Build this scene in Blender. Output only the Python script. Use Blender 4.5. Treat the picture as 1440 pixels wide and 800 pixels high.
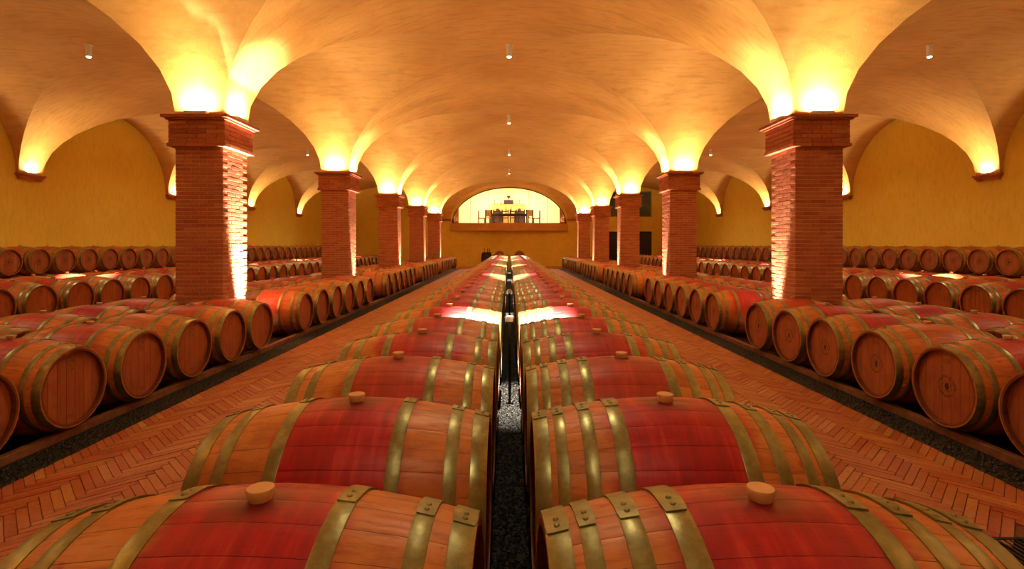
import bpy, bmesh, math, random
from mathutils import Vector, Matrix
for o in list(bpy.data.objects): bpy.data.objects.remove(o)
random.seed(7)
C = bpy.context.scene.collection
PI = math.pi

# ------------------------------------------------------------ camera, world, exposure
CAMH = 1.40
cam_d = bpy.data.cameras.new('camera'); cam = bpy.data.objects.new('camera', cam_d); C.objects.link(cam)
cam.location = (0, 0, CAMH); cam.rotation_euler = (PI/2, 0, 0)
cam_d.sensor_width = 36; cam_d.lens = 730/1440*36
cam_d.shift_x = 4/1440; cam_d.shift_y = -55/1440
cam_d.clip_start = 0.05; cam_d.clip_end = 200
bpy.context.scene.camera = cam
W = bpy.data.worlds.new('world'); bpy.context.scene.world = W; W.use_nodes = True
W.node_tree.nodes['Background'].inputs[0].default_value = (1.0, 0.62, 0.30, 1)
W.node_tree.nodes['Background'].inputs[1].default_value = 0.02
vs = bpy.context.scene.view_settings
vs.view_transform = 'Standard'; vs.look = 'None'; vs.exposure = 1.0; vs.gamma = 1; vs.use_curve_mapping = False

# light powers (all belong to lamps the cellar has)
P_CAP = 34.0        # uplight on a column capital
P_CORBEL = 60.0     # uplight on a wall corbel
P_SPOT = 5000.0      # narrow beam of a ceiling lamp
P_FLOOD = 75.0      # wide spill of a ceiling lamp
P_FOOT = 640.0       # uplight at the foot of a column
P_LOFT = 300.0
COL_CAP = (1.0, 0.73, 0.33)
COL_LAMP = (1.0, 0.82, 0.47)

# ------------------------------------------------------------ layout
NB = 7                                   # bays along the room
PY = 5.51
COLY = [1.89 + PY*k for k in range(6)]   # column rows
BAYY = [-0.865 + PY*k for k in range(NB)]
CW = 0.325                               # half shaft width
CX = 4.225                               # column centre |x|
WX = 11.97                                # side walls
YB, YE = -3.46, 34.75                    # back and end walls
SPR = CAMH + 1.76                        # springing height
CROWN = CAMH + 3.93
RISE = CROWN - SPR
RB, RH, HL = .349, .285, .475           # barrel bilge radius, head radius, half length

# ------------------------------------------------------------ helpers
class MB:
    def __init__(s): s.v = []; s.f = []; s.m = []; s.t = []; s.sm = []
    def add(s, vs_, fs, mi=0, tint=0.0, smooth=False):
        b = len(s.v); s.v += [tuple(p) for p in vs_]; s.t += [tint]*len(vs_)
        for f in fs: s.f.append([b+i for i in f]); s.m.append(mi); s.sm.append(smooth)
    def box(s, x0, x1, y0, y1, z0, z1, mi=0, tint=0.0):
        s.add([(x0,y0,z0),(x1,y0,z0),(x1,y1,z0),(x0,y1,z0),(x0,y0,z1),(x1,y0,z1),(x1,y1,z1),(x0,y1,z1)],
              [(0,3,2,1),(4,5,6,7),(0,1,5,4),(1,2,6,5),(2,3,7,6),(3,0,4,7)], mi, tint)
    def brick(s, x0, x1, y0, y1, z0, z1, b=0.003, mi=0, tint=0.0):     # chamfered box
        vs_ = []
        for (zz, i) in ((z0, b), (z0+b, 0), (z1-b, 0), (z1, b)):
            vs_ += [(x0+i,y0+i,zz),(x1-i,y0+i,zz),(x1-i,y1-i,zz),(x0+i,y1-i,zz)]
        fs = [(0,3,2,1), (12,13,14,15)]
        for k in range(3):
            for j in range(4):
                a = 4*k+j; c = 4*k+(j+1)%4
                fs.append((a, c, c+4, a+4))
        s.add(vs_, fs, mi, tint)
    def lathe(s, prof, n=24, axis='z', org=(0,0,0), mi=0, smooth=True, caps=True, tint=0.0):
        vs_ = []; fs = []
        for (h, r) in prof:
            for k in range(n):
                a = 2*PI*k/n; c, d = r*math.cos(a), r*math.sin(a)
                p = (c, d, h) if axis == 'z' else ((h, c, d) if axis == 'x' else (d, h, c))
                vs_.append((p[0]+org[0], p[1]+org[1], p[2]+org[2]))
        for i in range(len(prof)-1):
            for k in range(n):
                fs.append((i*n+k, i*n+(k+1)%n, (i+1)*n+(k+1)%n, (i+1)*n+k))
        s.add(vs_, fs, mi, tint, smooth)
        if caps:
            m = len(prof)-1
            s.add(vs_[:n], [tuple(range(n-1,-1,-1))], mi, tint)
            s.add(vs_[m*n:], [tuple(range(n))], mi, tint)
    def mesh(s, name, mats, bco=False, seeds=None):
        me = bpy.data.meshes.new(name); me.from_pydata(s.v, [], s.f)
        for m in mats: me.materials.append(m)
        me.polygons.foreach_set('material_index', s.m)
        me.polygons.foreach_set('use_smooth', s.sm)
        a = me.attributes.new('tint', 'FLOAT', 'POINT'); a.data.foreach_set('value', s.t)
        if bco is not False:
            a = me.attributes.new('bco', 'FLOAT_VECTOR', 'POINT')
            src = s.v if bco is True else bco
            a.data.foreach_set('vector', [c for p in src for c in p])
        if seeds is not None:
            a = me.attributes.new('bseed', 'FLOAT_VECTOR', 'POINT'); a.data.foreach_set('vector', [c for p in seeds for c in p])
        me.update(); return me

def place(name, me, parent=None, loc=(0,0,0), rz=0, color=None):
    o = bpy.data.objects.new(name, me); C.objects.link(o); o.location = loc; o.rotation_euler = (0,0,rz)
    if parent: o.parent = parent
    if color: o.color = color
    else: o.color = (0,0,0,1)
    return o
def tag(o, label=None, cat=None, group=None, kind=None):
    if label: o['label'] = label
    if cat: o['category'] = cat
    if group: o['group'] = group
    if kind: o['kind'] = kind
    return o
def thing(name, label, cat, loc=(0,0,0), rz=0, group=None):
    o = bpy.data.objects.new(name, None); C.objects.link(o); o.empty_display_size = .1
    o.location = loc; o.rotation_euler = (0,0,rz); return tag(o, label, cat, group)
def light(kind, name, parent, loc, power, color, rot=(0,0,0), **kw):
    d = bpy.data.lights.new(name, kind); d.energy = power; d.color = color
    for k, v in kw.items(): setattr(d, k, v)
    o = bpy.data.objects.new(name, d); C.objects.link(o); o.location = loc; o.rotation_euler = rot
    if parent: o.parent = parent
    return o
ONES = ['', 'first','second','third','fourth','fifth','sixth','seventh','eighth','ninth','tenth','eleventh','twelfth',
        'thirteenth','fourteenth','fifteenth','sixteenth','seventeenth','eighteenth','nineteenth']
def ordinal(n):
    if n < 20: return ONES[n]
    t, u = divmod(n, 10)
    if u == 0: return {2:'twentieth',3:'thirtieth',4:'fortieth'}[t]
    return {2:'twenty',3:'thirty',4:'forty'}[t] + '-' + ONES[u]

# ------------------------------------------------------------ materials
class N:
    def __init__(s, name):
        s.m = bpy.data.materials.new(name); s.m.use_nodes = True; s.t = s.m.node_tree
        s.t.nodes.clear(); s.out = s.t.nodes.new('ShaderNodeOutputMaterial')
    def n(s, typ, **kw):
        x = s.t.nodes.new('ShaderNode'+typ)
        for k, v in kw.items(): setattr(x, k, v)
        return x
    def put(s, sock, v):
        if v is None: return
        if hasattr(v, 'is_output') or isinstance(v, bpy.types.NodeSocket): s.t.links.new(v, sock)
        else: sock.default_value = v
    def math(s, op, a, b=None, c=None, clamp=False):
        x = s.n('Math', operation=op, use_clamp=clamp)
        s.put(x.inputs[0], a); s.put(x.inputs[1], b)
        if c is not None: s.put(x.inputs[2], c)
        return x.outputs[0]
    def vec(s, op, a, b=None):
        x = s.n('VectorMath', operation=op); s.put(x.inputs[0], a); s.put(x.inputs[1], b)
        return x.outputs['Value'] if op in ('LENGTH','DOT_PRODUCT') else x.outputs[0]
    def noise(s, co, scale, detail=4, rough=.55):
        x = s.n('TexNoise'); s.put(x.inputs['Vector'], co); x.inputs['Scale'].default_value = scale
        x.inputs['Detail'].default_value = detail; x.inputs['Roughness'].default_value = rough; return x.outputs[0]
    def step(s, v, a, b, to0=0., to1=1.):
        x = s.n('MapRange', interpolation_type='SMOOTHSTEP'); s.put(x.inputs[0], v); s.put(x.inputs[1], a); s.put(x.inputs[2], b)
        s.put(x.inputs[3], to0); s.put(x.inputs[4], to1); return x.outputs[0]
    def mix(s, f, a, b, mode='MIX'):
        x = s.n('Mix', data_type='RGBA', blend_type=mode); s.put(x.inputs[0], f)
        s.put(x.inputs[6], (*a, 1) if isinstance(a, tuple) and len(a) == 3 else a)
        s.put(x.inputs[7], (*b, 1) if isinstance(b, tuple) and len(b) == 3 else b); return x.outputs[2]
    def bsdf(s, col, rough=.6, metal=0., bump=None, bstr=.3, bdist=.01, **kw):
        p = s.n('BsdfPrincipled')
        s.put(p.inputs['Base Color'], (*col, 1) if isinstance(col, tuple) and len(col) == 3 else col)
        s.put(p.inputs['Roughness'], rough); s.put(p.inputs['Metallic'], metal)
        for k, v in kw.items(): s.put(p.inputs[k], v)
        if bump is not None:
            b = s.n('Bump'); b.inputs['Strength'].default_value = bstr; b.inputs['Distance'].default_value = bdist
            s.put(b.inputs['Height'], bump); s.t.links.new(b.outputs[0], p.inputs['Normal'])
        s.t.links.new(p.outputs[0], s.out.inputs[0]); return s.m
    def sep(s, v):
        x = s.n('SeparateXYZ'); s.put(x.inputs[0], v); return x.outputs
    def comb(s, a, b, c):
        x = s.n('CombineXYZ'); s.put(x.inputs[0], a); s.put(x.inputs[1], b); s.put(x.inputs[2], c); return x.outputs[0]
    def attr(s, name): return s.n('Attribute', attribute_name=name, attribute_type='GEOMETRY')
    def objco(s): return s.n('TexCoord').outputs['Object']
    def pos(s): return s.n('NewGeometry').outputs['Position']

def plaster(name, c0, c1, c2, sc=1.0):
    k = N(name); p = k.pos()
    big = k.noise(p, .55*sc, 5, .6); mid = k.noise(p, 3.2*sc, 6, .65)
    st = k.noise(k.vec('MULTIPLY', p, (1.2, 6.0, 2.0)), 2.0*sc, 5, .6)
    col = k.mix(k.step(big, .3, .7), c0, c1)
    col = k.mix(k.step(st, .42, .75, 0., .5), col, c2)
    col = k.mix(k.step(mid, .56, .75, 0., .35), col, c2)
    fine = k.noise(p, 26, 6, .65)
    return k.bsdf(col, .85, bump=k.math('ADD', fine, mid), bstr=.35, bdist=.012)
M_CEIL = plaster('ceiling_plaster', (.76,.455,.165), (.63,.34,.105), (.46,.22,.06))
M_WALL = plaster('ochre_plaster', (.95,.80,.135), (.90,.72,.11), (.78,.58,.08))
M_END = plaster('end_wall_plaster', (.95,.76,.16), (.90,.68,.13), (.78,.55,.10))
M_SLAB = plaster('balcony_plaster', (.74,.42,.16), (.68,.37,.13), (.6,.3,.1))
M_CREAM = plaster('cream_plaster', (.86,.76,.50), (.84,.73,.46), (.80,.68,.4))

def brickmat(name, ramp, rough=.75):
    k = N(name)
    t = k.math('FRACT', k.math('ADD', k.attr('tint').outputs['Fac'], k.sep(k.n('ObjectInfo').outputs['Color'])[0]))
    r = k.n('ValToRGB'); k.put(r.inputs[0], t); el = r.color_ramp.elements
    el[0].position = 0; el[0].color = (*ramp[0], 1); el[1].position = 1; el[1].color = (*ramp[-1], 1)
    for i, c in enumerate(ramp[1:-1]):
        e = el.new((i+1)/(len(ramp)-1)); e.color = (*c, 1)
    p = k.pos(); a = k.noise(p, 45, 5, .6); b = k.noise(p, 9, 4, .6)
    col = k.mix(k.step(a, .45, .7, 0., .45), r.outputs[0], (ramp[0][0]*.55, ramp[0][1]*.5, ramp[0][2]*.5))
    col = k.mix(k.step(b, .5, .75, 0., .3), col, (.52,.26,.11))
    return k.bsdf(col, rough, bump=a, bstr=.5, bdist=.004)
M_BRICK = brickmat('column_brick', [(.42,.105,.05), (.55,.17,.075), (.48,.12,.06), (.62,.24,.11), (.50,.15,.07)])
M_PAVE = brickmat('paving_brick', [(.34,.075,.026), (.43,.155,.046), (.33,.05,.022), (.48,.22,.07), (.39,.11,.036), (.42,.14,.044)], .5)
def simple(name, c0, c1, sc=20, rough=.7, metal=0., bd=.003, **kw):
    k = N(name); p = k.pos(); a = k.noise(p, sc, 5, .6)
    return k.bsdf(k.mix(k.step(a, .35, .65), c0, c1), rough, metal, bump=a, bstr=.4, bdist=bd, **kw)
M_MORTAR = simple('lime_mortar', (.60,.38,.22), (.68,.45,.27), 40, .9)
M_JOINT = simple('paving_joint', (.12,.04,.016), (.17,.06,.025), 30, .9)
M_GROUND = simple('dark_gravel_bed', (.006,.005,.005), (.018,.014,.013), 60, .8, bd=.02)
M_FLOORB = simple('plain_terracotta', (.42,.15,.06), (.5,.21,.09), 12, .6)
M_STEEL = simple('black_steel', (.012,.011,.010), (.03,.025,.022), 30, .45, .6)
M_RAIL = simple('rail_timber', (.17,.065,.03), (.26,.10,.05), 14, .7)
M_DARKWOOD = simple('dark_walnut', (.025,.009,.007), (.045,.015,.010), 14, .5)
M_WHITE = simple('white_enamel', (.75,.68,.55), (.8,.72,.6), 8, .4)
M_RED = simple('dark_red_drape', (.22,.015,.02), (.3,.02,.03), 10, .9)
M_ORANGE = simple('honey_wood', (.66,.33,.08), (.6,.29,.06), 6, .5)
M_GREENGL = simple('bottle_glass', (.015,.025,.015), (.02,.03,.02), 6, .1)
M_PAPER = simple('framed_print', (.30,.13,.06), (.12,.05,.03), 9, .6)
M_SEAT = simple('pale_leather', (.45,.30,.14), (.5,.34,.17), 9, .5)
M_DOOR = simple('dark_door_paint', (.012,.006,.006), (.02,.01,.009), 9, .35)
M_BLUEGL = simple('dark_window_glass', (.035,.055,.055), (.09,.13,.12), 1.2, .08)
M_ALU = simple('grey_aluminium', (.25,.27,.27), (.32,.34,.33), 12, .35, .8)
def stonesmat():
    k = N('gravel_stone'); t = k.attr('tint').outputs['Fac']
    col = k.mix(t, (.002,.002,.002), (.022,.017,.014)); return k.bsdf(col, .55)
M_STONE = stonesmat()
def emis(name, col, st):
    k = N(name); e = k.n('Emission'); e.inputs[0].default_value = (*col, 1); e.inputs[1].default_value = st
    k.t.links.new(e.outputs[0], k.out.inputs[0]); return k.m
M_GLOW = emis('lamp_lens', (1.0,.82,.55), 14.0)
def panes():
    k = N('clear_pane'); a = k.n('BsdfTransparent'); g = k.n('BsdfGlossy'); g.inputs['Roughness'].default_value = .02
    mx = k.n('MixShader'); mx.inputs[0].default_value = .06
    k.t.links.new(a.outputs[0], mx.inputs[1]); k.t.links.new(g.outputs[0], mx.inputs[2]); k.t.links.new(mx.outputs[0], k.out.inputs[0])
    return k.m
M_PANE = panes()

def woodmat(name, head=None):
    k = N(name)
    P = k.attr('bco').outputs['Vector']; oc = k.n('ObjectInfo').outputs['Color']; sd = k.attr('bseed').outputs['Vector']
    par = k.vec('ADD', oc, sd); s = k.sep(par); seed = k.math('MULTIPLY', s[0], 37.0)
    Q = k.vec('ADD', P, k.comb(seed, k.math('MULTIPLY', seed, 1.7), seed))
    tint = k.attr('tint').outputs['Fac']
    rnd = k.math('FRACT', k.math('ADD', tint, seed))
    if head: gv = k.vec('MULTIPLY', Q, (60, 60, 5))
    else: gv = k.vec('MULTIPLY', Q, (6, 55, 55))
    grain = k.noise(gv, 1.0, 5, .65); blot = k.noise(Q, 7, 4, .6)
    if head: c0, c1, c2 = (.36,.095,.036), (.45,.135,.052), (.27,.065,.027)
    else: c0, c1, c2 = (.54,.165,.036), (.68,.245,.055), (.33,.08,.022)
    col = k.mix(rnd, c0, c1)
    col = k.mix(k.step(grain, .46, .70, 0., .6), col, c2)
    col = k.mix(k.step(blot, .48, .70, 0., .55), col, c2)
    p = k.sep(P)
    if not head:
        rr = k.math('SQRT', k.math('ADD', k.math('MULTIPLY', p[1], p[1]), k.math('MULTIPLY', p[2], p[2])))
        endg = k.step(rr, RH-.012, RH-.004, .8, 0.)     # weathered end grain of the chime
        n1 = k.noise(Q, 5.5, 5, .6); n2 = k.noise(k.vec('MULTIPLY', Q, (26, 3, 3)), 1.0, 4, .6)
        ax = k.math('ABSOLUTE', p[0]); ax = k.math('ADD', ax, k.math('MULTIPLY', k.math('SUBTRACT', n1, .5), .16))
        w = k.math('MULTIPLY_ADD', s[1], .20, .10)
        m = k.step(ax, k.math('SUBTRACT', w, .03), k.math('ADD', w, .05), 1., 0.)
        top = k.step(p[2], -.15, .12)
        m = k.math('MULTIPLY', k.math('MULTIPLY', m, top), k.step(n2, .22, .48, .72, 1.))
        m = k.math('MULTIPLY', m, k.math('MULTIPLY', s[2], 1.0, clamp=True))
        spl = k.noise(Q, 15, 3, .5); spm = k.math('MULTIPLY', k.step(spl, .67, .72, 0., .7), k.step(p[2], .1, .3))
        m = k.math('MAXIMUM', m, k.math('MULTIPLY', spm, s[2]))
        col = k.mix(m, col, k.mix(k.step(n2, .3, .7), (.56,.006,.022), (.33,.003,.014)))
        d = k.vec('LENGTH', k.vec('SUBTRACT', P, (0, 0, .35)))
        d = k.math('ADD', d, k.math('MULTIPLY', k.math('SUBTRACT', n1, .5), .08))
        col = k.mix(k.math('MULTIPLY', k.step(d, .03, .12, .7, 0.), s[2]), col, (.06,.006,.006))
        col = k.mix(endg, col, (.10,.022,.012))
    elif head == 'centre':
        r = k.math('SQRT', k.math('ADD', k.math('MULTIPLY', p[1], p[1]), k.math('MULTIPLY', p[2], p[2])))
        ring = k.math('MULTIPLY', k.step(r, .055, .058), k.step(r, .080, .083, 1., 0.))
        dash = k.step(k.noise(P, 75, 2, .5), .47, .53)
        ring2 = k.math('MULTIPLY', k.step(r, .034, .036), k.step(r, .040, .042, 1., 0.))
        el = k.math('SQRT', k.math('ADD', k.math('MULTIPLY', k.math('MULTIPLY', p[1], 1.6), k.math('MULTIPLY', p[1], 1.6)), k.math('MULTIPLY', p[2], p[2])))
        blob = k.step(el, .026, .030, 1., 0.)
        m = k.math('MAXIMUM', k.math('MULTIPLY', k.math('MULTIPLY', ring, dash), .7), k.math('MAXIMUM', k.math('MULTIPLY', ring2, .6), blob))
        z1 = k.math('MULTIPLY', k.step(k.math('ABSOLUTE', k.math('SUBTRACT', p[2], .185)), .02, .022, 1., 0.), k.step(k.math('ABSOLUTE', p[1]), .035, .037, 1., 0.))
        m = k.math('MAXIMUM', m, k.math('MULTIPLY', k.math('MULTIPLY', z1, dash), .5))
        col = k.mix(m, col, (.02,.008,.006))
    else:
        a = k.step(k.math('ABSOLUTE', k.math('SUBTRACT', p[2], .165)), .045, .047, 1., 0.)
        b = k.step(k.math('ABSOLUTE', p[1]), .03, .032, 1., 0.)
        dash = k.step(k.noise(k.vec('MULTIPLY', P, (1, 1, 1.5)), 62, 2, .5), .48, .54)
        a2 = k.math('MULTIPLY', k.step(k.math('ABSOLUTE', k.math('ADD', p[2], .215)), .014, .016, 1., 0.), b)
        m = k.math('MULTIPLY', k.math('MAXIMUM', k.math('MULTIPLY', a, b), a2), k.math('MULTIPLY', dash, .6))
        col = k.mix(m, col, (.05,.02,.015))
    return k.bsdf(col, k.step(grain, .3, .7, .36, .52), bump=k.math('ADD', grain, blot), bstr=.25, bdist=.003)
M_WOOD = woodmat('oak_stave')
M_HEADC = woodmat('oak_head_round_stamp', 'centre')
M_HEADT = woodmat('oak_head_small_marks', 'top')
def hoopmat():
    k = N('galvanised_hoop'); P = k.pos(); a = k.noise(P, 38, 5, .65); b = k.noise(P, 7, 3, .6)
    col = k.mix(k.step(a, .35, .65), (.27,.255,.11), (.36,.34,.16)); col = k.mix(k.step(b, .45, .7, 0., .5), col, (.14,.115,.045))
    return k.bsdf(col, k.step(b, .3, .7, .30, .5), .75, bump=a, bstr=.25, bdist=.002)
M_HOOP = hoopmat()
M_BUNG = simple('bung_silicone', (.68,.36,.16), (.75,.42,.2), 12, .5)

# ------------------------------------------------------------ setting: floor, walls, ceiling
def struct(name, mb, mats, parent=None):
    o = place(name, mb.mesh(name, mats), parent)
    if not parent: o['kind'] = 'structure'
    return o
AIS0, AIS1 = 1.02, 2.93
mb = MB()
mb.box(-WX-.3, WX+.3, YB-.3, YE+.3, -.25, -.012, 0)
floor = struct('floor', mb, [M_GROUND])
mb = MB()
for s in (-1, 1):
    a, b = sorted((s*AIS0, s*AIS1)); mb.box(a, b, YB, 31.6, -.012, -.008, 0)
    a, b = sorted((s*5.3, s*7.1)); mb.box(a, b, YB, YE, -.012, 0, 1)
    a, b = sorted((s*9.4, s*11.1)); mb.box(a, b, YB, YE, -.012, 0, 1)
mb.box(-WX, WX, 31.6, YE, -.012, .0, 1)
place('joint_bed', mb.mesh('joint_bed', [M_JOINT, M_FLOORB]), floor)
# herringbone paving of the two nave aisles
def clip(poly, xlo, xhi):
    for (sgn, lim) in ((1, xlo), (-1, -xhi)):
        out = []
        for i in range(len(poly)):
            p, q = poly[i], poly[(i+1) % len(poly)]
            dp, dq = sgn*p[0]-lim, sgn*q[0]-lim
            if dp >= 0: out.append(p)
            if (dp >= 0) != (dq >= 0):
                t = dp/(dp-dq); out.append((p[0]+t*(q[0]-p[0]), p[1]+t*(q[1]-p[1])))
        poly = out
        if len(poly) < 3: return []
    return poly
def area(p): return abs(sum(p[i][0]*p[(i+1)%len(p)][1]-p[(i+1)%len(p)][0]*p[i][1] for i in range(len(p))))/2
w_, nL = .048, 6; g = .0016; r2 = math.sqrt(.5)
pav = []
GR = (1.95, 2.9, 1.75, 2.50)          # opening for the drain grate
for s in (-1, 1):
    lo, hi = sorted((s*AIS0, s*AIS1)); xc = (lo+hi)/2
    R = 520
    for j in range(-300, 300):
        for m in range(-28, 28):
            for typ in (0, 1):
                if typ == 0: u0, v0, uu, vv = j+2*nL*m, j, nL, 1
                else:
                    u0, v0, uu, vv = j, j+1+2*nL*m, 1, nL
                cu, cv = (u0+uu/2)*w_, (v0+vv/2)*w_
                cx, cy = (cu-cv)*r2, (cu+cv)*r2 + 14.6
                if abs(cx) > (hi-lo)/2+.16 or cy < 1.3 or cy > 31.5: continue
                if s > 0 and GR[0] < cx+xc < GR[1]+.1 and GR[2] < cy < GR[3]: continue
                q = [(u0*w_+g, v0*w_+g), ((u0+uu)*w_-g, v0*w_+g), ((u0+uu)*w_-g, (v0+vv)*w_-g), (u0*w_+g, (v0+vv)*w_-g)]
                q = clip([((a-b)*r2+xc, (a+b)*r2+14.6) for a, b in q], lo, hi)
                if len(q) < 3 or area(q) < .0008: continue
                pav.append((cx+xc, cy, q))
def vis(b):
    x, y, q = b
    if y < 2.3: return 99
    px, py = abs(x)*730/y, CAMH*730/y
    if px > 730 or py > 455: return 99
    if abs(x) < 1.35 + .25*(y < 6): return 40+y
    return math.hypot(x, y)
pav.sort(key=vis)
rest = MB()
def pave(mb, q, t):
    n = len(q); z = random.uniform(-.0015, .0015); cx = sum(a for a, b in q)/n; cy = sum(b for a, b in q)/n
    tx, ty = random.uniform(-.008, .008), random.uniform(-.008, .008)
    zz = lambda a, b: z + (a-cx)*tx + (b-cy)*ty
    top = [(a+(cx-a)*.02, b+(cy-b)*.02, zz(a, b)) for a, b in q]; mid = [(a, b, zz(a, b)-.0025) for a, b in q]; bot = [(a, b, -.010) for a, b in q]
    mb.add(top+mid+bot, [tuple(range(n))] + [(n+i, n+(i+1)%n, (i+1)%n, i) for i in range(n)] + [(2*n+i, 2*n+(i+1)%n, n+(i+1)%n, n+i) for i in range(n)], 0, t)
for i, (x, y, q) in enumerate(pav):
    if i < 290:
        m1 = MB(); pave(m1, [(a-x, b-y) for a, b in q], 0.0)
        place('paving_brick', m1.mesh('paving_brick', [M_PAVE]), floor, (x, y, 0), 0, (random.random(), 0, 0, 1))
    else: pave(rest, q, random.random())
tag(place('paving_bricks', rest.mesh('paving_bricks', [M_PAVE]), floor), kind='stuff')

# side walls, back wall
for nm, s in (('wall_left', -1), ('wall_right', 1)):
    mb = MB(); a, b = sorted((s*WX, s*(WX+.3))); mb.box(a, b, YB-.3, YE+.3, -.25, CROWN+.2); struct(nm, mb, [M_WALL])
mb = MB(); mb.box(-WX, WX, YB-.3, YB, -.25, CROWN+.2); struct('wall_back', mb, [M_WALL])
# end wall with half-elliptical loft opening
OW, OB, OC = 3.85, CAMH+1.46, CROWN-.03
def arch(n=48, w=OW, zb=CAMH+1.36, zt=OC):
    pts = []
    for i in range(n+1):
        a = PI - PI*i/n; pts.append((w*math.cos(a), zb+(zt-zb)*math.sin(a)))
    return pts
ap = [p for p in arch() if p[1] > OB]; ap = [(-OW*.998, OB)] + ap + [(OW*.998, OB)]
mb = MB(); T = CROWN+.2
for y0, flip in ((YE, 0), (YE+.3, 1)):
    vs_ = [(x, y0, z) for x, z in ap] + [(x, y0, T) for x, z in ap]; n = len(ap)
    mb.add(vs_, [((i, i+1, n+i+1, n+i) if not flip else (i+1, i, n+i, n+i+1)) for i in range(n-1)])
n = len(ap)
mb.add([(x, YE, z) for x, z in ap]+[(x, YE+.3, z) for x, z in ap], [(i+1, i, n+i, n+i+1) for i in range(n-1)])
mb.box(-OW*.998, OW*.998, YE, YE+.3, -.25, OB)
mb.box(-WX-.3, -OW*.998, YE, YE+.3, -.25, T)
# right part has a doorway and a window
D0, D1 = 6.62, 9.55; DT = CAMH+.93; W0, W1 = CAMH+1.9, CAMH+3.62
mb.box(OW*.998, D0, YE, YE+.3, -.25, T); mb.box(D1, WX+.3, YE, YE+.3, -.25, T)
mb.box(D0, D1, YE, YE+.3, DT, W0); mb.box(D0, D1, YE, YE+.3, W1, T)
struct('wall_end', mb, [M_END])
d = place('door_1', (lambda m: (m.box(D0, D1, YE+.12, YE+.17, 0, DT), m.mesh('door_1', [M_DOOR]))[1])(MB())); d['kind'] = 'structure'
mb = MB()
for x in (D0+.03, (D0+D1)/2, D1-.03): mb.box(x-.03, x+.03, YE+.08, YE+.12, 0, DT)
mb.box(D0, D1, YE+.08, YE+.12, DT-.05, DT); place('door_frame', mb.mesh('door_frame', [M_STEEL]), d)
wf = MB()
for x in (D0+.03, D0+.98, D0+1.95, D1-.03): wf.box(x-.03, x+.03, YE+.08, YE+.16, W0, W1)
wf.box(D0, D1, YE+.08, YE+.16, W0, W0+.06); wf.box(D0, D1, YE+.08, YE+.16, W1-.06, W1)
w1 = place('window_1', wf.mesh('window_frame', [M_ALU])); w1['kind'] = 'structure'
for a, b in ((D0+.06, D0+.95), (D0+1.01, D0+1.92), (D0+1.98, D1-.06)):
    mb = MB(); mb.box(a, b, YE+.11, YE+.13, W0+.06, W1-.06); place('pane', mb.mesh('pane', [M_BLUEGL]), w1)

# groin vault ceiling
def vault():
    mb = MB(); ND = 22
    def coords(c, h):                       # parametric stations across a clear span
        return [(c - h*math.cos(PI*i/ND)) for i in range(ND+1)]
    spans_x = [(-8.2225, 3.6725-.0), (0, 3.9), (8.2225, 3.6725)]
    for bx, ax in spans_x:
        for by in BAYY:
            b = PY/2-CW
            X = coords(bx, ax); Y = coords(by, b)
            ell = lambda i: SPR + RISE*math.sin(PI*i/ND)
            vs_ = []; fs = []
            for i in range(ND+1):
                for j in range(ND+1):
                    vs_.append((X[i], Y[j], max(ell(i), ell(j))))
            I = lambda i, j: i*(ND+1)+j
            for i in range(ND):
                for j in range(ND):
                    a, b_, c, d_ = I(i,j), I(i+1,j), I(i+1,j+1), I(i,j+1)
                    if (i < ND/2) == (j < ND/2): fs += [(a, c, b_), (a, d_, c)] if True else []
                    else: fs += [(a, d_, b_), (b_, d_, c)]
            mb.add(vs_, fs, 0, 0, True)
    # strips above the column lines (running along y: barrel B only)
    for (x0, x1) in ((-4.55, -3.9), (3.9, 4.55), (-WX, -11.895), (11.895, WX)):
        for by in BAYY:
            Y = coords(by, PY/2-CW); vs_ = []
            for j in range(ND+1):
                z = SPR+RISE*math.sin(PI*j/ND); vs_ += [(x0, Y[j], z), (x1, Y[j], z)]
            mb.add(vs_, [(2*j, 2*j+2, 2*j+3, 2*j+1) for j in range(ND)], 0, 0, True)
    # strips along x between bays (barrel A only)
    ys = [(y-CW, y+CW) for y in COLY] + [(YB, BAYY[0]-PY/2+CW), (BAYY[-1]+PY/2-CW, YE)]
    for (y0, y1) in ys:
        for bx, ax in spans_x:
            X = coords(bx, ax); vs_ = []
            for i in range(ND+1):
                z = SPR+RISE*math.sin(PI*i/ND); vs_ += [(X[i], y0, z), (X[i], y1, z)]
            mb.add(vs_, [(2*i, 2*i+1, 2*i+3, 2*i+2) for i in range(ND)], 0, 0, True)
    me = mb.mesh('ceiling', [M_CEIL])
    bm = bmesh.new(); bm.from_mesh(me); bmesh.ops.remove_doubles(bm, verts=bm.verts, dist=.002)
    bm.to_mesh(me); bm.free()
    me.set_sharp_from_angle(angle=math.radians(17))
    o = place('ceiling', me); o['kind'] = 'structure'
    # solid backing above the vault keeps the room closed
    m2 = MB(); m2.box(-WX-.3, WX+.3, YB-.3, YE+.3, CROWN+.2, CROWN+.35); place('ceiling_slab', m2.mesh('ceiling_slab', [M_CEIL]), o)
vault()

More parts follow.
